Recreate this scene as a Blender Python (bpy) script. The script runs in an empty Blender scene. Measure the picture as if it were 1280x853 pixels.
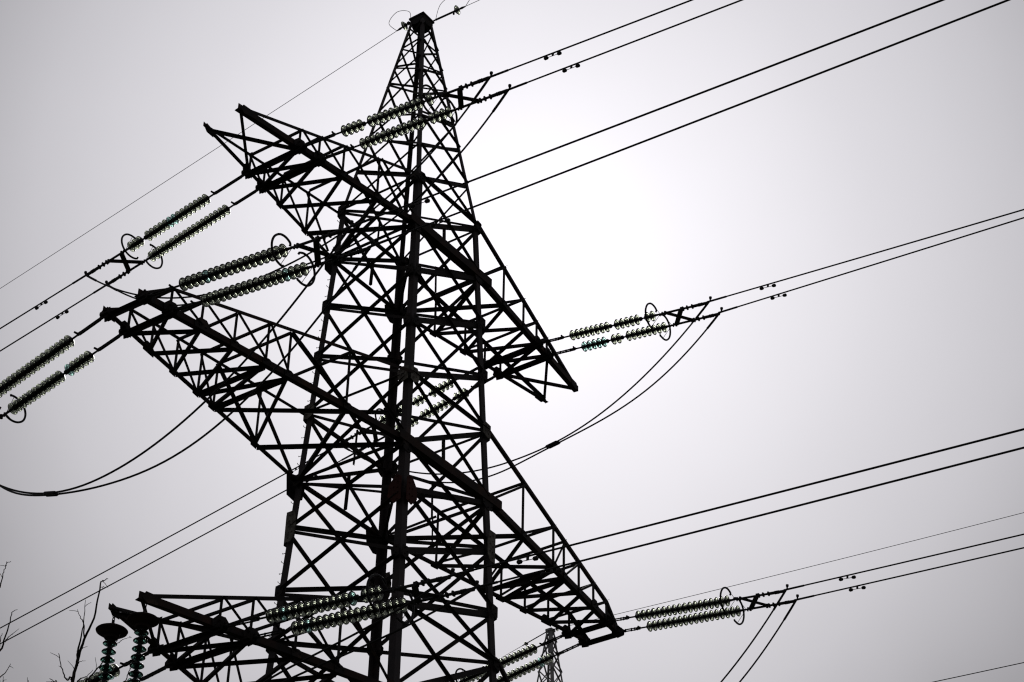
import bpy, bmesh, math, random
from mathutils import Vector, Matrix
random.seed(11)
S = bpy.context.scene
COL = S.collection
R_ = math.radians

# ------------------------------------------------------------------ camera
ZG = 43.77                                   # height of the upper crossarm above the ground
CAM = Vector((-42.59287, -35.48107, -42.06774 + ZG))
YAW, PITCH, ROLL, FPX = 0.9431271, 0.6153368, 0.0208789, 2497.636
fw = Vector((math.cos(PITCH)*math.sin(YAW), math.cos(PITCH)*math.cos(YAW), math.sin(PITCH)))
rt = Vector((math.cos(YAW), -math.sin(YAW), 0))
up = rt.cross(fw)
r2 = math.cos(ROLL)*rt + math.sin(ROLL)*up
u2 = -math.sin(ROLL)*rt + math.cos(ROLL)*up
cd = bpy.data.cameras.new('camera'); cam = bpy.data.objects.new('camera', cd); COL.objects.link(cam)
cam.matrix_world = Matrix(((r2.x, u2.x, -fw.x, CAM.x), (r2.y, u2.y, -fw.y, CAM.y), (r2.z, u2.z, -fw.z, CAM.z), (0, 0, 0, 1)))
cd.sensor_width = 36; cd.sensor_fit = 'HORIZONTAL'; cd.lens = 36*FPX/1280
cd.clip_start = .1; cd.clip_end = 8000
S.camera = cam

def ray(px, py):
    v = fw*FPX + r2*(px-640) - u2*(py-426.5)
    return v.normalized()

# ------------------------------------------------------------------ sky and light
GLOW = ray(664, 318)                         # where the sun stands behind the cloud
S_EL = math.asin(GLOW.z); S_AZ = math.atan2(GLOW.x, GLOW.y)
world = bpy.data.worlds.new('World'); S.world = world; world.use_nodes = True
nt = world.node_tree; nt.nodes.clear()
N = nt.nodes.new; L = nt.links.new
out = N('ShaderNodeOutputWorld'); bg = N('ShaderNodeBackground'); bg.inputs['Strength'].default_value = 1.0
sky = N('ShaderNodeTexSky'); sky.sky_type = 'NISHITA'; sky.sun_disc = False
sky.sun_elevation = S_EL; sky.sun_rotation = S_AZ; sky.dust_density = 4
bgs = N('ShaderNodeBackground'); bgs.inputs['Strength'].default_value = .05
L(sky.outputs[0], bgs.inputs['Color'])
tc = N('ShaderNodeTexCoord')
dot = N('ShaderNodeVectorMath'); dot.operation = 'DOT_PRODUCT'; dot.inputs[1].default_value = GLOW
L(tc.outputs['Generated'], dot.inputs[0])
cl = N('ShaderNodeClamp'); cl.inputs['Min'].default_value = -1; cl.inputs['Max'].default_value = 1
L(dot.outputs['Value'], cl.inputs['Value'])
ac = N('ShaderNodeMath'); ac.operation = 'ARCCOSINE'; L(cl.outputs[0], ac.inputs[0])
noi = N('ShaderNodeTexNoise'); noi.inputs['Scale'].default_value = 7; noi.inputs['Detail'].default_value = 3
L(tc.outputs['Generated'], noi.inputs['Vector'])
nm = N('ShaderNodeMath'); nm.operation = 'MULTIPLY_ADD'; nm.inputs[1].default_value = .03; nm.inputs[2].default_value = -.015
L(noi.outputs[0], nm.inputs[0])
ad = N('ShaderNodeMath'); ad.operation = 'ADD'; L(ac.outputs[0], ad.inputs[0]); L(nm.outputs[0], ad.inputs[1])
sc_ = N('ShaderNodeMath'); sc_.operation = 'DIVIDE'; sc_.inputs[1].default_value = R_(40); L(ad.outputs[0], sc_.inputs[0])
ramp = N('ShaderNodeValToRGB'); L(sc_.outputs[0], ramp.inputs[0])
# overcast luminance against the angle from the hidden sun
prof = [(0, 1.15), (2, 1.05), (4, .945), (6, .86), (8, .785), (10, .70), (12, .63), (14, .555), (16, .45), (18, .34), (22, .24), (28, .17), (40, .12)]
el = ramp.color_ramp.elements
while len(el) < len(prof): el.new(.5)
for e, (a, v) in zip(el, prof):
    e.position = a/40; e.color = (v, v*.986, v*1.055, 1)
bgc = N('ShaderNodeBackground'); L(ramp.outputs[0], bgc.inputs['Color'])
mx = N('ShaderNodeMixShader'); mx.inputs[0].default_value = .97
L(bgs.outputs[0], mx.inputs[1]); L(bgc.outputs[0], mx.inputs[2]); L(mx.outputs[0], out.inputs[0])

sd = bpy.data.lights.new('sun', 'SUN'); sd.energy = .5; sd.angle = R_(14); sd.color = (1, .97, .93)
sun = bpy.data.objects.new('sun', sd); COL.objects.link(sun)
sun.rotation_euler = (-GLOW).to_track_quat('-Z', 'Y').to_euler(); sun.location = (0, 0, 90)
vs = S.view_settings
vs.view_transform = 'Standard'; vs.look = 'None'; vs.exposure = 0; vs.gamma = 1; vs.use_curve_mapping = False
S.cycles.max_bounces = 14; S.cycles.transmission_bounces = 12; S.cycles.glossy_bounces = 4; S.cycles.diffuse_bounces = 3
S.cycles.caustics_refractive = True; S.cycles.filter_width = 1.2

# ------------------------------------------------------------------ materials
def mat(name, c1, c2, rough=.75, scale=3., metal=0., c3=None, spec=.2, bump=.0):
    m = bpy.data.materials.new(name); m.use_nodes = True; t = m.node_tree
    b = t.nodes['Principled BSDF']
    b.inputs['Roughness'].default_value = rough; b.inputs['Metallic'].default_value = metal
    b.inputs['Specular IOR Level'].default_value = spec
    co = t.nodes.new('ShaderNodeTexCoord')
    n = t.nodes.new('ShaderNodeTexNoise'); n.inputs['Scale'].default_value = scale; n.inputs['Detail'].default_value = 6
    n.inputs['Roughness'].default_value = .65
    t.links.new(co.outputs['Object'], n.inputs['Vector'])
    r = t.nodes.new('ShaderNodeValToRGB'); e = r.color_ramp.elements
    e[0].position = .36; e[0].color = (*c1, 1); e[1].position = .62; e[1].color = (*c2, 1)
    if c3: x = e.new(.76); x.color = (*c3, 1)
    t.links.new(n.outputs[0], r.inputs[0]); t.links.new(r.outputs[0], b.inputs['Base Color'])
    if bump:
        bp = t.nodes.new('ShaderNodeBump'); bp.inputs['Strength'].default_value = bump; bp.inputs['Distance'].default_value = .02
        t.links.new(n.outputs[0], bp.inputs['Height']); t.links.new(bp.outputs[0], b.inputs['Normal'])
    return m
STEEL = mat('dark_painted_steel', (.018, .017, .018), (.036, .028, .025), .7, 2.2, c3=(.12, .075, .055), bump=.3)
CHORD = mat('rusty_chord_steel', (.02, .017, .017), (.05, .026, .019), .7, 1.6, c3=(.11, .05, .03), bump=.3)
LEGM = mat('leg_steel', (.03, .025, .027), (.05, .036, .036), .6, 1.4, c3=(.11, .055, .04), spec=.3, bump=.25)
PLATE = mat('weathered_plate_steel', (.07, .06, .054), (.24, .22, .19), .75, 5., c3=(.45, .43, .40), bump=.3)
REDPL = mat('red_primer_plate', (.05, .02, .017), (.085, .026, .02), .75, 3., c3=(.05, .045, .04), bump=.3)
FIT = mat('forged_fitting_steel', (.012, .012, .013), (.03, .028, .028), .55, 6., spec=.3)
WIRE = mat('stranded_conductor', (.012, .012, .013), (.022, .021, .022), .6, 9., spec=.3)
GALV = mat('grey_galvanized_steel', (.26, .26, .27), (.40, .39, .385), .6, 1.5, spec=.3)
RUSTCAP = mat('rusted_shield_steel', (.014, .009, .008), (.035, .018, .010), .8, 5., c3=(.16, .07, .02), bump=.4)
BARK = mat('dark_bark', (.025, .021, .02), (.05, .042, .038), .9, 14., bump=.4)
GRASS = mat('winter_grass', (.028, .035, .016), (.06, .055, .03), .95, .35)

def glass(name, col, rough):
    m = bpy.data.materials.new(name); m.use_nodes = True; t = m.node_tree
    b = t.nodes['Principled BSDF']
    b.inputs['Transmission Weight'].default_value = 1.0
    b.inputs['IOR'].default_value = 1.5; b.inputs['Roughness'].default_value = rough
    co = t.nodes.new('ShaderNodeTexCoord'); n = t.nodes.new('ShaderNodeTexNoise'); n.inputs['Scale'].default_value = 14
    t.links.new(co.outputs['Object'], n.inputs['Vector'])
    r = t.nodes.new('ShaderNodeValToRGB'); e = r.color_ramp.elements
    e[0].position = .35; e[0].color = (*[c*.8 for c in col], 1); e[1].position = .65; e[1].color = (*col, 1)
    t.links.new(n.outputs[0], r.inputs[0]); t.links.new(r.outputs[0], b.inputs['Base Color'])
    return m
GLASS = glass('grey_green_glass', (.25, .275, .215), .05)
TEAL = glass('turquoise_glass', (.22, .37, .335), .05)
DGLASS = glass('deep_green_glass', (.045, .11, .09), .05)

# ------------------------------------------------------------------ helpers
def link(name, me, m=None, parent=None):
    o = bpy.data.objects.new(name, me); COL.objects.link(o)
    if m is not None and me is not None and not me.materials: me.materials.append(m)
    if parent is not None: o.parent = parent
    return o
def tag(o, label, cat, group=None):
    o['label'] = label; o['category'] = cat
    if group: o['group'] = group
    return o
def empty(name, loc, label, cat, group=None):
    o = bpy.data.objects.new(name, None); COL.objects.link(o); o.location = loc; o.empty_display_size = .3
    return tag(o, label, cat, group)
def build(name, bm, m, parent=None, smooth=False):
    bmesh.ops.recalc_face_normals(bm, faces=bm.faces)
    me = bpy.data.meshes.new(name); bm.to_mesh(me); bm.free()
    if smooth:
        for p in me.polygons: p.use_smooth = True
    return link(name, me, m, parent)

def prism(bm, A, B, prof, u, v):
    """sweep the closed profile (u, v pairs) from A to B"""
    ra = [bm.verts.new(A + u*a + v*b) for a, b in prof]; rb = [bm.verts.new(B + u*a + v*b) for a, b in prof]
    n = len(prof)
    for i in range(n): bm.faces.new((ra[i], ra[(i+1) % n], rb[(i+1) % n], rb[i]))
    bm.faces.new(ra[::-1]); bm.faces.new(rb)
def frame(A, B, u):
    d = (B-A).normalized(); u = (u - d*u.dot(d)).normalized(); v = d.cross(u)
    return d, u, v
def angle(bm, A, B, b, n, t=None, flip=1, off=0., inset=(0, 0)):
    """rolled L section: one flange flat in the face whose normal is n, the other standing along n"""
    t = t or max(.010, b*.11)
    d = (B-A).normalized(); n = (n - d*n.dot(d)).normalized(); e = d.cross(n)*flip
    A = A + d*inset[0] + n*off; B = B - d*inset[1] + n*off
    pr = [(-b/2, 0), (b/2, 0), (b/2, t), (-b/2+t, t), (-b/2+t, b), (-b/2, b)]
    prism(bm, A, B, pr, e, n)
def box(bm, c, sx, sy, sz, X=Vector((1, 0, 0)), Y=Vector((0, 1, 0)), Z=Vector((0, 0, 1))):
    prism(bm, c - Z*sz/2, c + Z*sz/2, [(-sx/2, -sy/2), (sx/2, -sy/2), (sx/2, sy/2), (-sx/2, sy/2)], X, Y)
def tube(bm, pts, rad, seg=8, cap=True):
    pts = [Vector(p) for p in pts]; rings = []
    prev = None
    for i, p in enumerate(pts):
        d = (pts[min(i+1, len(pts)-1)] - pts[max(i-1, 0)]).normalized()
        if prev is None:
            u = d.orthogonal().normalized()
        else:
            u = (prev - d*prev.dot(d)).normalized()
        prev = u; v = d.cross(u); r = rad[i] if hasattr(rad, '__len__') else rad
        rings.append([bm.verts.new(p + u*math.cos(2*math.pi*k/seg)*r + v*math.sin(2*math.pi*k/seg)*r) for k in range(seg)])
    for a, b in zip(rings[:-1], rings[1:]):
        for k in range(seg): bm.faces.new((a[k], a[(k+1) % seg], b[(k+1) % seg], b[k]))
    if cap: bm.faces.new(rings[0][::-1]); bm.faces.new(rings[-1])
def lathe(bm, prof, seg=24, closed=False):
    rings = []
    for r, z in prof:
        if r < 1e-5: rings.append([bm.verts.new((0, 0, z))])
        else: rings.append([bm.verts.new((r*math.cos(2*math.pi*k/seg), r*math.sin(2*math.pi*k/seg), z)) for k in range(seg)])
    pairs = list(zip(rings[:-1], rings[1:]))
    if closed: pairs.append((rings[-1], rings[0]))
    for a, b in pairs:
        for k in range(seg):
            k2 = (k+1) % seg
            if len(a) == 1 and len(b) == 1: continue
            if len(a) == 1: bm.faces.new((a[0], b[k], b[k2]))
            elif len(b) == 1: bm.faces.new((a[k], a[k2], b[0]))
            else: bm.faces.new((a[k], a[k2], b[k2], b[k]))
def poly_plate(bm, c, e1, e2, n, pts, t):
    """flat plate: outline points (along e1, e2), thickness t along n"""
    prism(bm, c, c + n*t, pts, e1, e2)
def bolts(bm, c, e1, e2, n, pts, r=.022, h=.03):
    for a, b in pts:
        o = c + e1*a + e2*b
        prism(bm, o, o + n*h, [(r*math.cos(k*math.pi/3), r*math.sin(k*math.pi/3)) for k in range(6)], e1, e2)

# ------------------------------------------------------------------ ground
bm = bmesh.new()
n_ = 48
gv = [[bm.verts.new((-1500 + 3000*i/n_, -1500 + 3000*j/n_, 0)) for j in range(n_+1)] for i in range(n_+1)]
for i in range(n_):
    for j in range(n_): bm.faces.new((gv[i][j], gv[i+1][j], gv[i+1][j+1], gv[i][j+1]))
g = build('ground', bm, GRASS); g['kind'] = 'structure'

# ------------------------------------------------------------------ the pylon
W3, WS = 1.819573, .04259403
LV = [2.184462, 0, -2.000805, -4.1377, -6.361689, -9, -10.76486, -12.99472, -14.79255, -17.69866]
ZT = 11.88998
def hw(z): return W3 + WS*(-z)
def corner(s, z): return Vector((s[0]*hw(z), s[1]*hw(z), z + ZG))
SG = {'N': (-1, -1), 'R': (1, -1), 'L': (-1, 1), 'F': (1, 1)}
X, Y, Z = Vector((1, 0, 0)), Vector((0, 1, 0)), Vector((0, 0, 1))
# the four faces: name -> (first leg, second leg, outward normal)
FACES = [('N', 'R', -Y), ('L', 'F', Y), ('N', 'L', -X), ('R', 'F', X)]
pylon = empty('pylon', (0, 0, 0), 'huge dark rusty lattice pylon with three crossarms and a pointed peak', 'pylon')

def vertical_leg(name, s, z0, z1, w0, w1, b, t, m=LEGM):
    A = Vector((s[0]*w0, s[1]*w0, z0+ZG)); B = Vector((s[0]*w1, s[1]*w1, z1+ZG))
    bm = bmesh.new(); ix, iy = X*-s[0], Y*-s[1]
    prism(bm, A, B, [(0, 0), (b, 0), (b, t), (t, t), (t, b), (0, b)], ix, iy)
    return build(name, bm, m, pylon)
legs = {}
for k, s in SG.items():
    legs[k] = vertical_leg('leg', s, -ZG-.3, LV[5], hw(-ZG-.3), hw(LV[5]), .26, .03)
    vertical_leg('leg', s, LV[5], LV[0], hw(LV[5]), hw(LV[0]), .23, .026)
WT = .28
ZP = [11.45, 10.35, 9.35, 8.45, 6.9, 5.7, 4.05, 2.184462]
def hwp(z): return WT + (hw(LV[0]) - WT)*(ZT - z)/(ZT - LV[0])
for k, s in SG.items():
    vertical_leg('peak_leg', s, LV[0], ZT, hw(LV[0]), WT, .125, .018)

def face_dir(a, b):
    return (Vector((*SG[b], 0)) - Vector((*SG[a], 0))).normalized()
def x_panel(name, a, b, n, z0, z1, w, b1, b2, shift=.10, sub=.12):
    """two crossing angles in one panel of one face; z0 above z1"""
    d = face_dir(a, b)
    def c(k, z, sg): return Vector((SG[k][0]*w(z), SG[k][1]*w(z), z+ZG)) + d*sub*sg
    bm = bmesh.new(); angle(bm, c(a, z0-shift, 1), c(b, z1+shift, -1), b1, n, off=.004); build(name, bm, STEEL, pylon)
    bm = bmesh.new(); angle(bm, c(b, z0-shift, -1), c(a, z1+shift, 1), b2, -n, off=.036, flip=-1); build(name, bm, STEEL, pylon)
for i in range(9):
    z0, z1 = LV[i], LV[i+1]
    big = 1.12 if i >= 5 else 1.
    for a, b, n in FACES:
        b1, b2 = {('N', 'R'): (.085, .15), ('L', 'F'): (.09, .12), ('N', 'L'): (.15, .10), ('R', 'F'): (.15, .115)}[(a, b)]
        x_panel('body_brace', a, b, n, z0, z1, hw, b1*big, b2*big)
for i in range(7):
    for a, b, n in FACES:
        x_panel('peak_brace', a, b, n, ZP[i], ZP[i+1], hwp, .075 if i > 2 else .06, .085 if i > 2 else .065, shift=.05, sub=.06)
# lower trunk of the tower, under the lowest crossarm
zz = -LV[9]; lo = [-17.69866, -20.6, -23.9, -27.6, -31.8, -36.6, -43.6]
bm = bmesh.new()
for i in range(6):
    for a, b, n in FACES:
        d = face_dir(a, b)
        angle(bm, corner(SG[a], lo[i]-.1) + d*.12, corner(SG[b], lo[i+1]+.1) - d*.12, .15, n, off=.004)
        angle(bm, corner(SG[b], lo[i]-.1) - d*.12, corner(SG[a], lo[i+1]+.1) + d*.12, .15, -n, off=.036, flip=-1)
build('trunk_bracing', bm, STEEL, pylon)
for s in SG.values():
    bm = bmesh.new(); box(bm, Vector((s[0]*hw(-ZG), s[1]*hw(-ZG), .15)), 1.1, 1.1, .6); build('footing', bm, PLATE, pylon)

# horizontal struts where a crossarm passes through, and plan bracing
for i in (0, 1, 4, 5, 8, 9):
    for a, b, n in FACES[2:]:
        d = face_dir(a, b); z = LV[i]
        bm = bmesh.new()
        angle(bm, corner(SG[a], z) + d*.1, corner(SG[b], z) - d*.1, .13 if i in (1, 5, 9) else .10, n, off=.06)
        build('horizontal_strut', bm, STEEL, pylon)
for i in (1, 5, 9):
    z = LV[i]
    for q, (a, b) in enumerate((('L', 'R'), ('N', 'F'))):
        A, B = corner(SG[a], z), corner(SG[b], z); d = (B-A).normalized()
        bm = bmesh.new(); angle(bm, A + d*.3 - Z*(.03+.13*q), B - d*.3 - Z*(.03+.13*q), .09, -Z); build('plan_brace', bm, STEEL, pylon)
# hangers from the crossing of the X down to the horizontal below
for i in (0, 4, 8):
    for a, b, n in FACES:
        m = (corner(SG[a], LV[i]) + corner(SG[b], LV[i+1]) + corner(SG[b], LV[i]) + corner(SG[a], LV[i+1]))/4
        e = (corner(SG[a], LV[i+1]) + corner(SG[b], LV[i+1]))/2
        bm = bmesh.new(); angle(bm, m, e, .085, -n, off=.16); build('hanger', bm, STEEL, pylon)
for i in (1, 5):
    e = (corner(SG['R'], LV[i]) + corner(SG['F'], LV[i]))/2
    bm = bmesh.new(); angle(bm, e, e - Z*1.25 - X*-.05, .06, -X, off=.12); build('hanger', bm, STEEL, pylon)

# gusset and splice plates on the legs, with their bolts
def gusset(k, z, n, d, pts, m=PLATE, bl=(), t=.018, out_=.003):
    bm = bmesh.new(); c = corner(SG[k], z) + n*out_
    poly_plate(bm, c, d, Z, n, pts, t)
    bolts(bm, c + n*t, d, Z, n, bl)
    return build('gusset_plate', bm, m, legs[k])
HEX = [(-.08, .30), (.34, .36), (.52, .12), (.46, -.30), (.16, -.46), (-.08, -.38)]
BIG = [(-.30, .34), (.30, .46), (.66, .16), (.58, -.34), (.2, -.58), (-.2, -.5)]
for i, z in enumerate(LV):
    for a, b, n in FACES:
        for k, o in ((a, b), (b, a)):
            d = face_dir(k, o)
            armface = abs(n.y) > .5
            if i in (1, 5, 9) and armface:
                gusset(k, z-.02, n, d, [(x*q_, y*q_) for x, y in BIG] if (q_ := (.95 if n.y > 0 else .62)*(1 if i > 1 else .8)) else None, STEEL, [(.1, .25), (.1, 0), (.1, -.25), (.3, .1), (.32, -.15), (-.12, .12), (-.12, -.15)], out_=.2 if n.y > 0 else .017)
            elif i == 6:
                red = k == 'N'
                gusset(k, z, n, d, [(-.02, .55), (.30, .55), (.40, .1), (.36, -.35), (.24, -.55), (-.02, -.55)] if not red else [(-.02, .36), (.2, .50), (.46, .16), (.50, -.22), (.24, -.52), (-.02, -.44)],
                       REDPL if red else PLATE, [(.12, .4), (.12, .2), (.12, 0), (.12, -.2), (.12, -.4), (.26, .3), (.26, .05), (.26, -.2)], out_=.13)
            elif i == 4:
                gusset(k, z, n, d, [(x*.72, y*.72) for x, y in HEX], PLATE, [(.08, .15), (.08, 0), (.08, -.15), (.2, .1), (.22, -.08)], out_=.12)
            else:
                gusset(k, z, n, d, [(x*.52, y*.52) for x, y in HEX], STEEL, [(.07, .1), (.07, -.1), (.17, 0)], out_=.105)
# step bolts up one leg
for j in range(46):
    z = -14.5 + .36*j
    c = corner(SG['L'], z); d = -X if j % 2 else Y
    bm = bmesh.new(); tube(bm, [c + (-d*.01), c + d*.10, c + d*.105 + Z*.035], .011, 6)
    build('step_bolt', bm, FIT, legs['L'])
# peak cap
bm = bmesh.new()
cz = ZT + ZG
prism(bm, Vector((0, 0, cz-.02)), Vector((0, 0, cz+.06)), [(-.35, -.35), (.35, -.35), (.35, .35), (-.35, .35)], X, Y)
for d, e in ((X, Y), (-X, Y), (Y, X), (-Y, X)):
    poly_plate(bm, Vector((0, 0, cz)) + d*(WT+.02), e, Z, d, [(-.28, -.025), (.28, -.025), (.30, -.16), (.10, -.36), (-.10, -.36), (-.30, -.16)], .02)
build('peak_cap', bm, STEEL, pylon)

# ---- crossarms
ARMS = {'3': dict(z=0, a=9.487177, t=.7413357, xs=[3.62, 5.17, 6.22, 7.05], hs=[1.76, 1.31, .96, .70], h0=2.184462, bend=False),
        '2': dict(z=-9, a=12.31098, t=.6876306, xs=[4.65, 6.97, 7.8, 9.0, 10.2, 11.3], hs=[2.05, 1.56, 1.42, 1.16, .93, .77], h0=2.638311, bend=True),
        '1': dict(z=-17.69866, a=10.59253, t=.5635871, xs=[4.46, 5.87, 7.3, 8.27], hs=[2.18, 1.65, 1.17, .82], h0=2.90611, bend=False)}
def lowpt(arm, sx, sy, x):
    A = ARMS[arm]; w = hw(A['z']); f = (x-w)/(A['a']-w)
    return Vector((sx*x, sy*(w + (A['t']-w)*f), A['z']+ZG))
def bar(name, par, A, B, b, n, m=STEEL, flip=1, off=0., inset=(0, 0)):
    bm = bmesh.new(); angle(bm, A, B, b, n, flip=flip, off=off, inset=inset); return build(name, bm, m, par)
def chord(name, par, A, B, b, oy, m=CHORD, t=None):
    """lower chord: an angle with a standing flange and a flange lying inward"""
    d, u, v = frame(A, B, Z); t = t or b*.12
    inn = Vector((0, -oy, 0)); inn = (inn - d*inn.dot(d)).normalized()
    bm = bmesh.new()
    prism(bm, A, B, [(-.04, -t), (b, -t), (b, 0), (-.04+t, 0), (-.04+t, b*.9), (-.04, b*.9)], u, inn)
    return build(name, bm, m, par)
def crossarm(arm, sx):
    P = ARMS[arm]; a = P['a']; w = hw(P['z']); xs = [w] + P['xs'] + [a]; hs = [P['h0']] + P['hs'] + [.06]
    if sx < 0: nearb, farb = .17, .13
    else: nearb, farb = .185, .135
    arm_o = bpy.data.objects.new('crossarm', None); COL.objects.link(arm_o); arm_o.parent = pylon
    for sy in (-1, 1):
        tip = lowpt(arm, sx, sy, a); d = (tip - lowpt(arm, sx, sy, xs[1])).normalized(); n = Vector((0, sy, 0))
        bm = bmesh.new()
        poly_plate(bm, tip - d*.12 + n*.02, d, Z, n, [(-.35, -.06), (.0, -.10), (.16, .02), (.06, .22), (-.3, .2)], .02)
        build('tip_plate', bm, STEEL, arm_o)
        for i in range(1, len(xs)-1):
            p = lowpt(arm, sx, sy, xs[i]); q = .85 if (arm == '2' and i >= 5) or (arm != '2' and i >= 3) else .5
            bm = bmesh.new()
            poly_plate(bm, p + n*.046, d, Z, n, [(-.3*q, -.07), (.3*q, -.07), (.34*q, .12), (.14*q, .36*q), (-.14*q, .36*q), (-.34*q, .12)], .014)
            bolts(bm, p + n*.06, d, Z, n, [(-.12, .05), (.12, .05), (0, .12)])
            build('node_plate', bm, STEEL, arm_o)
    # string brackets under the attachment nodes
    for x in XN[arm]:
        for sy in (-1, 1):
            p = lowpt(arm, sx, sy, x); n = Vector((0, sy, 0))
            bm = bmesh.new()
            for q in (-.09, .09):
                poly_plate(bm, p + X*(q-.01), n, Z, X, [(-.16, .12), (.12, .14), (.24, .03), (.2, -.16), (-.08, -.2)], .02)
            box(bm, p + Z*-.06, .36, .30, .10)
            bolts(bm, p + n*.06 + Z*.14, X, Z, n, [(-.1, 0), (.1, 0)], .03, .05)
            build('string_bracket', bm, STEEL, arm_o)
    for sy in (-1, 1):
        n = Vector((0, sy, 0)); k = {(-1, -1): 'N', (1, -1): 'R', (-1, 1): 'L', (1, 1): 'F'}[(sx, sy)]
        pts = [lowpt(arm, sx, sy, x) for x in xs]; ups = [p + Z*h for p, h in zip(pts, hs)]
        dd = (pts[-1]-pts[0]).normalized()
        b = nearb if sy < 0 else farb
        chord('lower_chord', arm_o, pts[0], pts[-1] + dd*.12, b, sy)
        ub = .115
        for A, B in zip(ups[:-1], ups[1:]) if P['bend'] else [(ups[0], ups[-1])]:
            pass
        if P['bend']:
            bar('upper_chord', arm_o, ups[0] - dd*.12, ups[-2], ub, -n, CHORD if sy < 0 else STEEL, off=-.02)
            bar('upper_chord', arm_o, ups[-2], ups[-1], .12, -n, STEEL, off=-.02)
        else:
            bar('upper_chord', arm_o, ups[0] - dd*.12, ups[-1], ub, -n, STEEL, off=-.02)
            ups = [ups[0] + (ups[-1]-ups[0])*((x-w)/(a-w)) for x in xs]
        for i in range(1, len(xs)-1):
            bar('side_post', arm_o, pts[i]+Z*.05, ups[i] + Z*.03, .10, -n, off=.015)
            # diagonal: upper node i down to the next lower node inward
            if i >= 2 or arm == '2':
                tgt = pts[i-1] if i >= 2 else pts[0] + dd*.2 + Z*.2
                if arm == '2' and i == 1: continue
                bar('side_diagonal', arm_o, ups[i] + Z*.02, tgt + Z*.1, .085, n, off=.024, flip=-1)
        if arm == '2':
            bar('side_diagonal', arm_o, ups[1]-Z*.1, pts[0] + Z*.25 + dd*.25, .085, n, off=.05)
            bar('side_diagonal', arm_o, ups[2], pts[1] + Z*.1, .08, -n, off=-.02)
        else:
            bar('side_diagonal', arm_o, ups[1], pts[0] + Z*.25 + dd*.25, .09, n, off=.05, flip=-1)
    # bottom plane: crossing diagonals in every panel
    for i in range(len(xs)-1):
        if arm == '2' and i == len(xs)-2:
            continue
        nn = .10 if i else .12
        A0, B0 = lowpt(arm, sx, -1, xs[i]), lowpt(arm, sx, 1, xs[i]); A1, B1 = lowpt(arm, sx, -1, xs[i+1]), lowpt(arm, sx, 1, xs[i+1])
        bar('bottom_brace', arm_o, A0, B1, nn, -Z, off=.06, inset=(.06, .06))
        bar('bottom_brace', arm_o, B0, A1, nn, Z, off=-.056, inset=(.03, .03), flip=-1)
    cross = XN[arm] + ((7.8, 6.97) if arm == '2' else ())
    for x in cross:
        bar('bottom_strut', arm_o, lowpt(arm, sx, -1, x), lowpt(arm, sx, 1, x), .15 if x > 8.1 or arm != '2' else .13, -Z, off=.03, inset=(.06, .06))
    for i in range(1, len(xs)-1):
        A, B = lowpt(arm, sx, -1, xs[i]) + Z*hs[i], lowpt(arm, sx, 1, xs[i]) + Z*hs[i]
        bar('top_strut', arm_o, A, B, .075, Z, off=-.03, inset=(.04, .04))
    return arm_o
XN = {'3': (7.05, 6.22), '2': (12.2, 11.3), '1': (8.27, 7.35)}
for arm in '321':
    for sx in (-1, 1): crossarm(arm, sx)
# heavy through-beams across the body faces (the lower chords carried past the far leg) and the upper ties
for arm, li, lu in (('3', 1, 0), ('2', 5, 4), ('1', 9, 8)):
    for a, b, sy in (('N', 'R', -1), ('L', 'F', 1)):
        A, B = corner(SG[a], LV[li]), corner(SG[b], LV[li]); n = Vector((0, sy, 0))
        A = A + n*.03; B = B + n*.03
        chord('through_beam', pylon, A - X*.35, B + X*(.62 if sy < 0 else .3), .285 if sy < 0 else .16, sy)
        bm = bmesh.new(); A, B = corner(SG[a], LV[lu]), corner(SG[b], LV[lu])
        angle(bm, A, B, .11, n, off=.06); build('horizontal_strut', bm, STEEL, pylon)

# ------------------------------------------------------------------ insulators
# one cap-and-pin disc, axis along +z away from the tower
def disc_mesh(name, m, r=.195):
    k = r/.165
    bm = bmesh.new()
    outer = [(.050*k, .052), (.075*k, .058), (.115*k, .072), (.150*k, .096), (.164*k, .118), (.165*k, .128), (.160*k, .133)]
    inner = [(.150*k, .124), (.143*k, .118), (.138*k, .150), (.128*k, .152), (.123*k, .112), (.108*k, .103), (.103*k, .142), (.093*k, .143), (.088*k, .096), (.075*k, .092), (.070*k, .128), (.060*k, .128), (.050*k, .085)]
    lathe(bm, outer + inner, 28, closed=True)
    o = build(name, bm, m, None, True); me = o.data; bpy.data.objects.remove(o); return me
DISC = disc_mesh('glass_disc', GLASS); DISC_T = disc_mesh('glass_disc_turquoise', TEAL); DISC_G = disc_mesh('glass_disc_green', DGLASS, .19)
bm = bmesh.new()
lathe(bm, [(0, -.012), (.03, -.010), (.048, .0), (.068, .012), (.076, .035), (.075, .088), (.066, .096), (.040, .10), (.030, .16), (.030, .175), (.028, .19), (0, .195)], 14)
o = build('metal_cap', bm, FIT, None, True); CAP = o.data; bpy.data.objects.remove(o)

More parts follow.
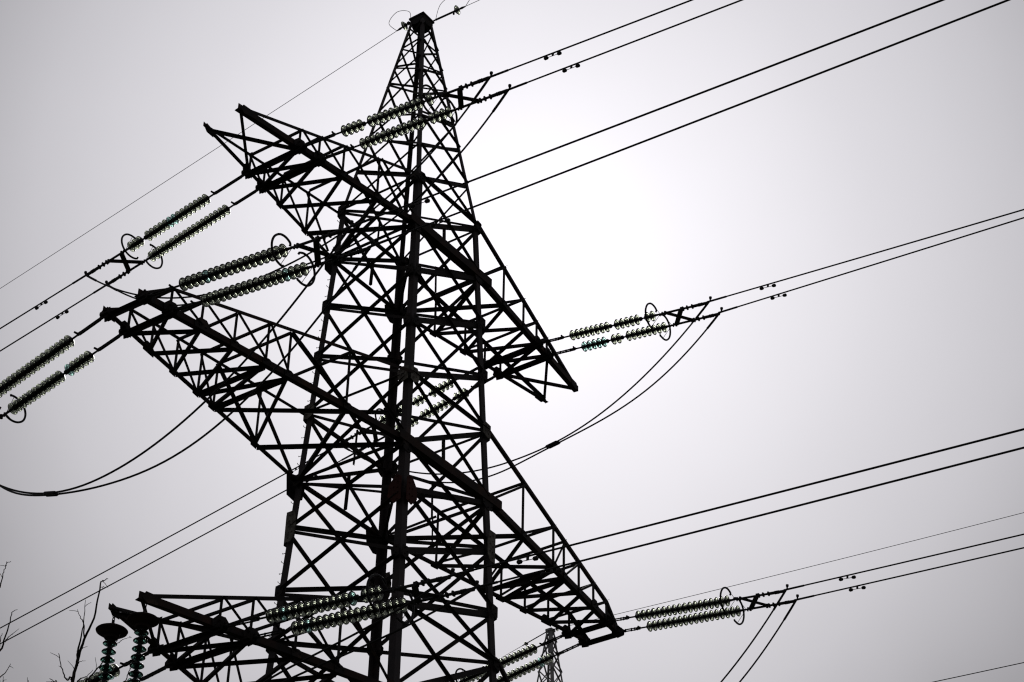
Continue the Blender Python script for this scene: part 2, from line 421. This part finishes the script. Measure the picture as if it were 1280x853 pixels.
RODS = {}
def rod_mesh(Ls):
    """tower-side extension: clevis, two flat straps with turnbuckle, ball eye"""
    key = round(Ls, 2)
    if key in RODS: return RODS[key]
    bm = bmesh.new()
    tube(bm, [(0, 0, .0), (0, 0, .22)], .045, 8)
    box(bm, Vector((.0, .035, .12+(Ls-.35)/2)), .07, .014, Ls-.5)
    box(bm, Vector((.0, -.035, .12+(Ls-.35)/2)), .07, .014, Ls-.5)
    for z in (.2, .45, .7, Ls-.5):
        if z < Ls-.3: tube(bm, [(0, -.06, z), (0, .06, z)], .026, 8)
    tube(bm, [(0, 0, Ls-.45), (0, 0, Ls)], .03, 8)
    box(bm, Vector((-.01, 0, Ls-.32)), .05, .10, .12)
    tube(bm, [(0, 0, Ls-.3), (-.05, 0, Ls-.28), (-.16, .0, Ls-.27)], [.035, .035, .03], 8)
    o = build('extension_rod', bm, FIT, None); RODS[key] = o.data; bpy.data.objects.remove(o); return RODS[key]
bm = bmesh.new()                                   # live-end fitting: socket, links
tube(bm, [(0, 0, 0), (0, 0, .16)], [.05, .035], 8); box(bm, Vector((0, 0, .26)), .07, .035, .26)
tube(bm, [(0, -.07, .30), (0, .07, .30)], .03, 8); tube(bm, [(0, 0, .3), (0, 0, .55)], .035, 8)
o = build('end_fitting', bm, FIT, None); ENDF = o.data; bpy.data.objects.remove(o)
RINGS = {}
def ring_mesh(sg):
    """open arcing ring about the last discs; the gap faces +-x"""
    if sg in RINGS: return RINGS[sg]
    bm = bmesh.new(); pts = []; r = .46
    a0, a1 = R_(62), R_(282)
    for k in range(33):
        a = a0 + (a1-a0)*k/32; pts.append(Vector((sg*r*math.cos(a), r*math.sin(a), 0)))
    pts = [pts[0] + Vector((sg*.05, -.07, -.04)), pts[0] + Vector((sg*.045, -.02, -.02))] + pts + [pts[-1] + Vector((sg*.045, .02, -.02)), pts[-1] + Vector((sg*.05, .07, -.04))]
    tube(bm, pts, .034, 7)
    tube(bm, [(0, .46, 0), (0, .04, .30)], .009, 5)
    tube(bm, [(0, -.46, 0), (0, -.04, .30)], .009, 5)
    o = build('arcing_ring', bm, FIT, None); RINGS[sg] = o.data; bpy.data.objects.remove(o); return RINGS[sg]

PITCHD = .2085
def wire_pt(P, az, k, s, Rc=2000.):
    k, kw = k if isinstance(k, tuple) else (k, k)       # slope of the heavy string, slope of the wire beyond it
    return P + Vector((math.sin(az), math.cos(az), 0))*s + Z*(-k*min(s, 6.2) - kw*max(0, s-6.2) + max(0, s-8)**2/(2*Rc))
def insulator_string(P, az, k, s0, n, teal, broken, ringsg, label, group, name='insulator_string'):
    root = empty(name, P, label, 'insulator string', group)
    d = Vector((math.sin(az), math.cos(az), -k)).normalized()
    zx = d; xx = Vector((d.y, -d.x, 0)).normalized(); xx = xx if xx.x > 0 else -xx
    yy = zx.cross(xx)
    root.matrix_world = Matrix(((xx.x, yy.x, zx.x, P.x), (xx.y, yy.y, zx.y, P.y), (xx.z, yy.z, zx.z, P.z), (0, 0, 0, 1)))
    link('extension_rod', rod_mesh(s0), None, root)
    for i in range(n):
        z = s0 + PITCHD*i
        if i in broken:
            c = link('metal_cap', CAP, None, root); c.location = (0, 0, z); continue
        g_ = link('glass_disc', DISC_T if i in teal else DISC, None, root); g_.location = (0, 0, z)
        g_.rotation_euler = (0, 0, random.uniform(0, 6.28))
        if i in teal: g_['label'] = 'turquoise glass disc'
        link('metal_cap', CAP, None, g_)
    ze = s0 + PITCHD*n
    e = link('end_fitting', ENDF, None, root); e.location = (0, 0, ze)
    if ringsg:
        r = link('arcing_ring', ring_mesh(ringsg), None, root); r.location = (0, 0, ze - .10)
    return root, ze + .5

# dead-end clamp (along +z from the X spacer to the lug where the jumper leaves)
bm = bmesh.new()
tube(bm, [(0, 0, 0), (0, 0, .42)], .04, 8); tube(bm, [(0, 0, .40), (0, 0, 1.05)], .055, 8)
for z in (.05, .22, .42): box(bm, Vector((0, 0, z)), .13, .12, .05)
for z in (.66, .72, .78): tube(bm, [(0, 0, z), (0, 0, z+.03)], .066, 8)
o = build('dead_end_clamp', bm, FIT, None); CLAMP = o.data; bpy.data.objects.remove(o)
bm = bmesh.new()
box(bm, Vector((0, .055, 0)), .03, .12, .05); tube(bm, [(0, .1, -.0), (0, .15, .0)], .045, 8); tube(bm, [(0, .12, 0), (0, .175, 0)], .052, 8)
o = build('clamp_lug', bm, FIT, None); LUG = o.data; bpy.data.objects.remove(o)
# vibration damper: clamp, messenger and two drop-shaped weights
bm = bmesh.new()
box(bm, Vector((0, -.045, 0)), .04, .11, .06)
tube(bm, [(0, -.10, -.24), (0, -.11, 0), (0, -.10, .24)], .010, 6)
for s in (-1, 1): tube(bm, [(0, -.10, s*.16), (0, -.105, s*.19), (0, -.105, s*.27), (0, -.10, s*.30)], [.03, .055, .06, .035], 10)
o = build('vibration_damper', bm, FIT, None); DAMP = o.data; bpy.data.objects.remove(o)

def conductor(P, az, k, s1, length, label, group, damp=(2.35,), r=.026):
    """wire of one sub-conductor from the string end: clamp, damper and wire"""
    bm = bmesh.new()
    ss = [s1+1.0 + (length)*(j/40.)**1.6 for j in range(41)]
    tube(bm, [wire_pt(P, az, k, s) for s in ss], r, 7)
    tube(bm, [wire_pt(P, az, k, s1+1.0), wire_pt(P, az, k, s1+1.75)], r*1.35, 8)
    w = build('conductor', bm, WIRE); tag(w, label, 'power line', group)
    d = Vector((math.sin(az), math.cos(az), -k[0])).normalized(); xx = Vector((-d.y, d.x, 0)).normalized()
    yy = d.cross(xx)
    if yy.z < 0: xx, yy = -xx, -yy
    def put(name, me, s):
        o = link(name, me, None, w); p = wire_pt(P, az, k, s)
        o.matrix_world = Matrix(((xx.x, yy.x, d.x, p.x), (xx.y, yy.y, d.y, p.y), (xx.z, yy.z, d.z, p.z), (0, 0, 0, 1))); return o
    put('dead_end_clamp', CLAMP, s1); put('clamp_lug', LUG, s1+1.12)
    for q in damp: put('vibration_damper', DAMP, s1+1.0+q)
    return w

GS = 'glass insulator strings holding the conductors'
GC = 'conductors strung from the pylon'
GJ = 'jumper cables looping past the pylon'
GX = 'X shaped spacers joining the paired strings'
GOLD = {}
WHERE = {('3', -1, -1): 'on the top left crossarm running right past the peak', ('3', -1, 1): 'on the top left crossarm sloping to the left edge',
         ('3', 1, -1): 'on the top right crossarm end in open sky', ('3', 1, 1): 'behind the tower body below the top crossarm',
         ('2', -1, -1): 'above the middle left crossarm end running right', ('2', -1, 1): 'of the middle left crossarm cut by the left edge',
         ('2', 1, -1): 'on the middle right crossarm end running right', ('2', 1, 1): 'below the middle right crossarm before the distant mast',
         ('1', -1, -1): 'on the bottom left crossarm crossing the tower body', ('1', -1, 1): 'of the bottom crossarm behind the hanging strings',
         ('1', 1, -1): 'of the bottom right crossarm outside the view'}
# set -> (azimuths, slopes, disc starts, number of discs, turquoise discs, missing discs) for the upper and lower string
SETS = {
 ('3', -1, -1): ((178.25, 178.0), (.085, .072), (1.74, 1.70), 17, ((), ()), ((4, 15), (12,))),
 ('3', 1, -1): ((178.0, 178.0), (.125, .118), (1.42, 1.50), 17, ((), (0, 1, 2, 3, 4)), ((8, 14), (5, 8))),
 ('2', -1, -1): ((178.0, 178.0), (.080, .092), (1.35, 1.20), 18, ((4,), (14,)), ((), ())),
 ('2', 1, -1): ((178.0, 178.0), (.105, .098), (1.17, 1.21), 18, ((), ()), ((), ())),
 ('1', -1, -1): ((178.1, 178.1), (.083, .077), (1.66, 1.50), 18, ((2, 13), (2,)), ((14,), ())),
 ('1', 1, -1): ((178.0, 178.0), (.10, .10), (1.5, 1.5), 17, ((), ()), ((), ())),
 ('3', -1, 1): ((3.0, 3.2), (.095, .090), (1.82, 1.55), 18, ((7, 8), ()), ((14,), ())),
 ('2', -1, 1): ((4.0, 3.9), (.155, .145), (1.50, 1.47), 17, ((), (4,)), ((), (5,))),
 ('3', 1, 1): ((3.0, 2.9), (.108, .110), (1.5, 1.5), 17, ((), ()), ((5, 9), (3, 11))),
 ('2', 1, 1): ((3.0, 3.2), (.100, .110), (1.45, 1.50), 17, ((), (2,)), ((), ())),
 ('1', -1, 1): ((3.0, 3.0), (.11, .11), (1.5, 1.5), 17, ((1,), (0,)), ((), ())),
}
ENDS = {}
WSLOPE = {('3', -1, -1): (.072, .058), ('3', 1, -1): (.072, .047), ('2', -1, -1): (.037, .025), ('2', 1, -1): (.045, .046), ('1', -1, -1): (.052, .047),
          ('3', -1, 1): (.080, .083), ('3', 1, 1): (.105, .108)}
for (arm, sx, sy), (azs, ks, s0s, nd, teal, brk) in SETS.items():
    ends = []
    for j in range(2):
        x = XN[arm][j if sx < 0 else 1-j]
        P = lowpt(arm, sx, sy, x) + Z*-.03 + Vector((0, sy*.12, 0))
        word = ('upper', 'lower')[j]
        az = R_(azs[j]); k = ks[j]; kk = (k, WSLOPE.get((arm, sx, sy), (k, k))[j])
        where = WHERE[(arm, sx, sy)]
        rg = (1 if j == 0 else -1)
        if (arm, sx, sy) == ('1', 1, -1):
            s1 = s0s[j]-.12 + PITCHD*nd + .5
            o, s1 = insulator_string(P, az, k, s0s[j]-.12, nd, teal[j], brk[j], rg, f'{word} glass insulator string {where}', GS)
        else:
            o, s1 = insulator_string(P, az, k, s0s[j]-.12, nd, teal[j], brk[j], rg, f'{word} glass insulator string {where}', GS)
        wl = {-1: 240, 1: 320}[sy]
        conductor(P, az, kk, s1+.55, wl, f'{word} conductor wire from the strings {where}', GC)
        ends.append((P, az, kk, s1))
    # X spacer between the two live ends
    (Pa, aa, ka, sa), (Pb, ab, kb, sb) = ends
    bm = bmesh.new()
    a0, a1 = wire_pt(Pa, aa, ka, sa-.12), wire_pt(Pa, aa, ka, sa+.52); b0, b1 = wire_pt(Pb, ab, kb, sb-.12), wire_pt(Pb, ab, kb, sb+.52)
    d = (a1-a0).normalized(); u = (b0-a0); u = (u - d*u.dot(d)).normalized(); v = d.cross(u)
    for A, B, o_ in ((a0, b1, .02), (a1, b0, -.02)):
        dd, uu, vv = frame(A, B, d); prism(bm, A + v*o_, B + v*o_, [(-.085, -.012), (.085, -.012), (.085, .012), (-.085, .012)], uu, v)
    for A, B in ((a0, a1), (b0, b1)):
        tube(bm, [A - d*.05, B + d*.1], .04, 8)
        for p in (A, B): tube(bm, [p - v*.07, p + v*.07], .045, 8)
    tag(build('spacer_frame', bm, FIT), f'X shaped spacer of the strings {WHERE[(arm, sx, sy)]}', 'spacer', GX)
    ENDS[(arm, sx, sy)] = ends

# ------------------------------------------------------------------ jumpers
JW = {('3', -1): ('hanging between the top left insulator strings', 3.75, 2.6, 2.0), ('2', -1): ('sagging across open sky below the middle left crossarm', 4.5, 2.0, 2.0),
      ('3', 1): ('curving from the top right strings back through the tower', 3.6, 2.2, 2.0), ('2', 1): ('dropping steeply from the middle right strings', 4.9, 2.1, 2.0),
      ('1', -1): ('looping below the bottom crossarm across the tower', 2.5, 3.0, 2.2)}
JS = {('3', -1): 1.0, ('2', -1): 2.3, ('3', 1): -1.7, ('2', 1): 0., ('1', -1): 0.}
for (arm, sx), (txt, sag, pn, pf) in JW.items():
    fin = []
    for j in range(2):
        Pn, an, kn, sn = ENDS[(arm, sx, -1)][j]; Pf, af, kf, sf = ENDS[(arm, sx, 1)][j]
        A = wire_pt(Pn, an, kn, sn+.55+1.08); B = wire_pt(Pf, af, kf, sf+.55+1.08)
        pts = []
        for q in range(61):
            y = A.y + (B.y-A.y)*q/60
            mid = .15 if arm != '2' else .6
            uu = (y-mid)/(A.y-mid) if y < mid else (y-mid)/(B.y-mid)
            z = A.z + (B.z-A.z)*q/60 - sag*(1 - abs(uu)**(pn if y < mid else pf))
            x = A.x + (B.x-A.x)*q/60
            if arm == '1':
                f = max(0, 1-abs(uu)**2); x += (-10.59 + (.12 if j else -.12) - x)*f*.9
            gy = math.exp(-((y-JS[(arm, sx)])/3.2)**2)
            xm = sx*(XN[arm][0] + XN[arm][1])/2 + (.07 if j else -.07)
            pts.append(Vector((x + (xm-x)*gy, y, z)))
        bm = bmesh.new()
        tube(bm, pts, .029, 7); tube(bm, pts[:3], .04, 8); tube(bm, pts[-3:], .04, 8)
        tag(build('jumper_cable', bm, WIRE), ('upper' if j == 0 else 'lower') + ' jumper cable ' + txt, 'jumper cable', GJ)
        fin.append(pts)
    bm = bmesh.new()
    q = min(range(1, 60), key=lambda i: abs(fin[0][i].y - JS[(arm, sx)]))
    p0, p1 = fin[0][q], fin[1][q]
    d = (fin[0][q+1]-p0).normalized(); e = (p1-p0).normalized()
    tube(bm, [p0 - e*.03, p1 + e*.03], .022, 8)
    for p in (p0, p1): tube(bm, [p - d*.26, p - d*.2, p + d*.2, p + d*.26], [.032, .055, .055, .032], 8)
    tag(build('cable_spacer', bm, FIT), 'clamp spacer on the cables ' + txt, 'cable spacer', 'spacers on the jumper cables')

# ------------------------------------------------------------------ earth wires on the peak
def earth_wire(P, az, k, s_rod, length, label, side, loop=True, r=.012):
    d = Vector((math.sin(az), math.cos(az), -k)).normalized(); xx = Vector((d.y, -d.x, 0)).normalized(); yy = d.cross(xx)
    M = Matrix(((xx.x, yy.x, d.x, P.x), (xx.y, yy.y, d.y, P.y), (xx.z, yy.z, d.z, P.z), (0, 0, 0, 1)))
    root = empty('earth_wire_insulator', P, f'single glass disc insulator of the earth wire on the {side}', 'insulator', 'earth wire insulators')
    root.matrix_world = M
    bm = bmesh.new()
    if s_rod > .4:
        tube(bm, [(0, 0, 0), (0, 0, .15)], .03, 8); tube(bm, [(0, 0, .1), (0, 0, s_rod)], .04, 8); tube(bm, [(0, 0, s_rod-.05), (.02, .16, s_rod-.02)], .04, 8)
    else:
        tube(bm, [(0, 0, 0), (0, 0, s_rod)], .035, 8); box(bm, Vector((0, 0, .05)), .1, .1, .1)
    build('extension_rod', bm, FIT, root)
    g_ = link('glass_disc', DISC, None, root); g_.location = (0, 0, s_rod); link('metal_cap', CAP, None, g_)
    bm = bmesh.new(); tube(bm, [(0, 0, s_rod+.19), (0, 0, s_rod+.34), (0, 0, s_rod+.5)], [.03, .045, .02], 8); build('end_fitting', bm, FIT, root)
    s1 = s_rod + .45
    bm = bmesh.new()
    ss = [s1 + length*(j/40.)**1.6 for j in range(41)]
    tube(bm, [wire_pt(P, az, k, s) for s in ss], r, 6)
    w = build('earth_wire', bm, WIRE); tag(w, label, 'earth wire', 'earth wires')
    return wire_pt(P, az, k, s1+.05)
cz = ZT + ZG
PR = Vector((.25, -.38, cz+.02)); PL = Vector((-.30, .34, cz-.12))
eR = earth_wire(PR, R_(178), .01, .98, 200, 'thin earth wire leaving the pylon peak to the upper right', 'upper right of the pylon peak')
eL = earth_wire(PL, R_(3), .095, .14, 300, 'thin earth wire leaving the pylon peak down to the left edge', 'left of the pylon peak')
def loop(A, B, h, lean, label):
    bm = bmesh.new(); pts = []
    m = (A+B)/2
    ctrl = [A, A + (m-A)*.3 + Z*h*.75 - lean*.0, m + Z*h + lean, B + (m-B)*-.15 + Z*h*.62 + lean, B]
    c = [ctrl[0]] + ctrl + [ctrl[-1]]
    for i in range(1, len(c)-2):
        for q in range(10):
            t = q/10; p0, p1, p2, p3 = c[i-1:i+3]
            pts.append(.5*((2*p1) + (p2-p0)*t + (2*p0-5*p1+4*p2-p3)*t*t + (3*p1-p0-3*p2+p3)*t**3))
    pts.append(B); tube(bm, pts, .011, 6)
    tag(build('bonding_loop', bm, WIRE), label, 'wire loop', 'bonding loops at the peak')
loop(Vector((-.30, .30, cz-.05)), eL, .75, Vector((-.15, .25, 0)), 'thin round wire loop bridging the earth wire insulator left of the peak')
loop(PR + Vector((0, -.1, .02)), eR, .95, Vector((.05, -.1, 0)), 'thin wire loop rising out of the picture right of the peak')

# ------------------------------------------------------------------ hanging jumper-support strings on the bottom crossarm
for sy, lab in ((-1, 'vertical green insulator string with rusty shield, the right one under the bottom crossarm tip'),
                (1, 'vertical green insulator string with wide black shield, leftmost under the bottom crossarm')):
    P = lowpt('1', -1, sy, 10.59) + Z*.02 + Vector((.13, 0, 0))
    root = empty('support_string', P, lab, 'insulator string', 'hanging jumper support strings')
    bm = bmesh.new()
    for k in range(3):
        c = Vector((0, 0, -.04-.11*k)); ring = []
        a = X if k % 2 else Y
        tube(bm, [c + a*.04*math.cos(t) + Z*.075*math.sin(t) for t in [i*math.pi/6 for i in range(13)]], .014, 6, cap=False)
    tube(bm, [(0, 0, -.33), (0, 0, -.44)], .03, 8); box(bm, Vector((0, 0, -.33)), .06, .05, .1)
    build('shackle_chain', bm, FIT, root)
    bm = bmesh.new()
    lathe(bm, [(0, -.36), (.05, -.37), (.09, -.42), (.16, -.44), (.28, -.50), (.40, -.565), (.425, -.59), (.41, -.625), (.30, -.70), (.19, -.76), (.17, -.82), (.10, -.83), (0, -.835)], 30)
    build('rain_shield', bm, RUSTCAP, root, False)
    for i in range(13):
        g_ = link('glass_disc', DISC_G, None, root); g_.location = (0, 0, -.84 - .235*i); g_.rotation_euler = (math.pi, 0, 0)
        link('metal_cap', CAP, None, g_)
    bm = bmesh.new(); tube(bm, [(0, 0, -3.85), (0, 0, -4.0)], .04, 8); box(bm, Vector((0, 0, -4.02)), .34, .5, .10); build('end_fitting', bm, FIT, root)

# ------------------------------------------------------------------ distant mast
MB = CAM + ray(688, 788)*150
mast = empty('distant_mast', (MB.x, MB.y, 0), 'distant pale grey lattice mast top showing behind the right middle crossarm', 'pylon')
H = MB.z
def mw(d): return .2 + .118*min(d, 10) + .045*max(0, d-10)
lvl = [0, 1.0, 2.1, 3.4, 4.9, 6.6, 8.5, 10.6, 13, 15.8, 19, 23, 28, 34, 41, 49, 58, H]
for s in SG.values():
    bm = bmesh.new(); b = .2 if s == (-1, -1) else .13
    for d0, d1 in ((0, 10), (10, H)):
        A = Vector((s[0]*mw(d0), s[1]*mw(d0), H-d0)); B = Vector((s[0]*mw(d1), s[1]*mw(d1), H-d1))
        prism(bm, A, B, [(0, 0), (b, 0), (b, .02), (.02, .02), (.02, b), (0, b)], X*-s[0], Y*-s[1])
    build('leg', bm, GALV, mast)
for d0, d1 in zip(lvl[:-1], lvl[1:]):
    for a, b, n in FACES:
        bm = bmesh.new()
        pa = lambda k, d: Vector((SG[k][0]*mw(d), SG[k][1]*mw(d), H-d))
        angle(bm, pa(a, d0), pa(b, d1), .09, n, off=.005); angle(bm, pa(b, d0), pa(a, d1), .09, -n, off=.03, flip=-1)
        build('face_brace', bm, GALV, mast)
bm = bmesh.new(); prism(bm, Vector((0, 0, H-.12)), Vector((0, 0, H+.05)), [(-.27, -.27), (.27, -.27), (.27, .27), (-.27, .27)], X, Y); build('peak_cap', bm, GALV, mast)
for sx in (-1, 1):
    bm = bmesh.new(); w_ = mw(8.5)
    for sy in (-1, 1):
        angle(bm, Vector((sx*w_, sy*w_, H-8.5)), Vector((sx*4.1, sy*.1, H-8.5)), .14, -Z, off=.02*sy); angle(bm, Vector((sx*mw(6.6), sy*mw(6.6), H-6.6)), Vector((sx*4.1, sy*.1, H-8.45)), .1, Z)
        for q in (.25, .5, .75):
            A = Vector((sx*w_, sy*w_, H-8.5)).lerp(Vector((sx*4.1, sy*.1, H-8.5)), q); B = Vector((sx*mw(6.6), sy*mw(6.6), H-6.6)).lerp(Vector((sx*4.1, sy*.1, H-8.45)), q)
            angle(bm, A, B, .07, X*sx)
    build('crossarm', bm, GALV, mast)
bm = bmesh.new(); P = Vector((MB.x+4, MB.y-.1, H-8.45))
tube(bm, [wire_pt(P, R_(178), .040, s_*5.) for s_ in range(50)], .03, 6)
tag(build('conductor', bm, WIRE), 'single thin conductor of the distant mast crossing the lower right corner', 'power line', GC)
earth_wire(Vector((MB.x, MB.y-.27, H-.02)), R_(178), .038, .2, 260, 'thin earth wire from the distant mast crossing the lower right sky', 'right of the distant mast', r=.02)
earth_wire(Vector((MB.x, MB.y+.27, H-.02)), R_(3), .205, 1.95, 150, 'thin earth wire from the distant mast falling behind the tower leg', 'left of the distant mast', r=.02)

# ------------------------------------------------------------------ bare trees, lower left
def tree(D, px_base, trunk_r, twigs, label):
    """trunk from the ground up to a fork below the view; the limbs that reach into the view are traced in space at distance D"""
    fork = CAM + ray(px_base, 1150)*D; base = Vector((fork.x + .3, fork.y + .2, 0)); fork = fork - base
    def pt(px, py, dd): return CAM + ray(px, py)*(D+dd) - base
    root = empty('bare_tree', (base.x, base.y, 0), label, 'tree', 'bare trees in the lower left corner')
    bm = bmesh.new(); pts = []; rr = []
    for i in range(14):
        f = i/13; p = Vector((0, 0, -.1)).lerp(fork, f) + Vector((.12*math.sin(5*f), .12*math.cos(4*f), 0)); pts.append(p); rr.append(trunk_r*(1.25-.75*f) + (.08 if i == 0 else 0))
    tube(bm, pts, rr, 12); build('trunk', bm, BARK, root, True)
    main = {}
    for q, (r0, r1, pl, link_to) in enumerate(twigs):
        bm = bmesh.new(); dd0 = random.uniform(-.5, .5) if link_to is None else main[link_to]
        main[q] = dd0
        P = [pt(x, y, dd0 + .12*math.sin(i*1.7+q)*(1 if i else 0)) for i, (x, y) in enumerate(pl)]
        if link_to is None: P = [fork.lerp(P[0], 0), fork.lerp(P[0], .5) + Vector((random.uniform(-.05, .05), random.uniform(-.05, .05), 0))] + P
        fine = []
        c = [P[0]] + P + [P[-1]]
        for i in range(1, len(c)-2):
            for k in range(6):
                t = k/6; p0, p1, p2, p3 = c[i-1:i+3]
                fine.append(.5*((2*p1) + (p2-p0)*t + (2*p0-5*p1+4*p2-p3)*t*t + (3*p1-p0-3*p2+p3)*t**3) + Vector((random.gauss(0, 1), random.gauss(0, 1), random.gauss(0, 1)))*.004)
        fine.append(P[-1]); m = len(fine)
        rr = [1.0*(r0 + (r1-r0)*(i/(m-1))**.8) for i in range(m)]
        tube(bm, fine, rr, 7)
        # short buds and side twigs
        for i in range(4, m-2, 3):
            if random.random() < .22:
                d = (fine[i+1]-fine[i]).normalized(); s = d.orthogonal().normalized(); s = Matrix.Rotation(random.uniform(0, 6.28), 3, d) @ s
                ln = random.uniform(.03, .16)
                tube(bm, [fine[i], fine[i] + (d*.7+s*.6)*ln*.5, fine[i] + (d*.8+s*.9)*ln], [max(.004, rr[i]*.35), .004, .0025], 5)
        build('branch', bm, BARK, root, True)
z4 = lambda l: [(x/4, 640+y/4) for x, y in l]
tree(28, 95, .17, [
    (.034, .004, z4([(360, 900), (385, 760), (420, 640), (470, 530), (500, 370), (520, 345), (540, 335)]), None),
    (.020, .003, z4([(385, 770), (392, 680), (415, 570), (428, 440)]), 0),
    (.012, .003, z4([(420, 640), (418, 560), (402, 530), (388, 488)]), 0),
    (.020, .005, z4([(362, 880), (335, 840), (310, 790), (293, 708)]), None),
    (.014, .003, z4([(385, 860), (400, 835), (430, 825), (465, 790)]), 0),
    (.020, .003, z4([(425, 900), (445, 835), (500, 770), (540, 710), (580, 650), (602, 612)]), None),
    (.008, .002, z4([(555, 680), (590, 655), (625, 635), (660, 626)]), 5),
    (.016, .003, z4([(600, 920), (630, 840), (650, 780), (672, 728)]), None),
    (.006, .002, z4([(388, 762), (405, 748), (428, 745)]), 0),
    (.006, .002, z4([(405, 690), (420, 678), (437, 674)]), 0),
    (.006, .002, z4([(500, 380), (512, 374), (525, 376)]), 0),
    (.012, .004, z4([(290, 900), (270, 850), (248, 834)]), None)],
    'bare leafless tree with thin upright twigs left of the hanging insulators')
tree(30, 0, .16, [
    (.026, .003, z4([(-20, 760), (5, 690), (25, 630), (50, 550), (63, 500), (88, 489)]), None),
    (.010, .002, z4([(22, 650), (50, 620), (80, 598)]), 0),
    (.012, .003, z4([(-5, 690), (3, 640), (12, 606)]), 0),
    (.018, .003, z4([(-30, 480), (0, 376), (18, 310), (31, 262), (55, 250)]), None),
    (.006, .002, z4([(30, 270), (34, 256), (33, 248)]), 3),
    (.018, .004, z4([(-30, 880), (0, 830), (30, 800), (52, 760)]), None),
    (.010, .003, z4([(14, 900), (16, 850), (15, 820)]), None),
    (.008, .003, z4([(136, 900), (137, 850), (137, 828)]), None)],
    'bare leafless tree cut by the left edge of the picture')
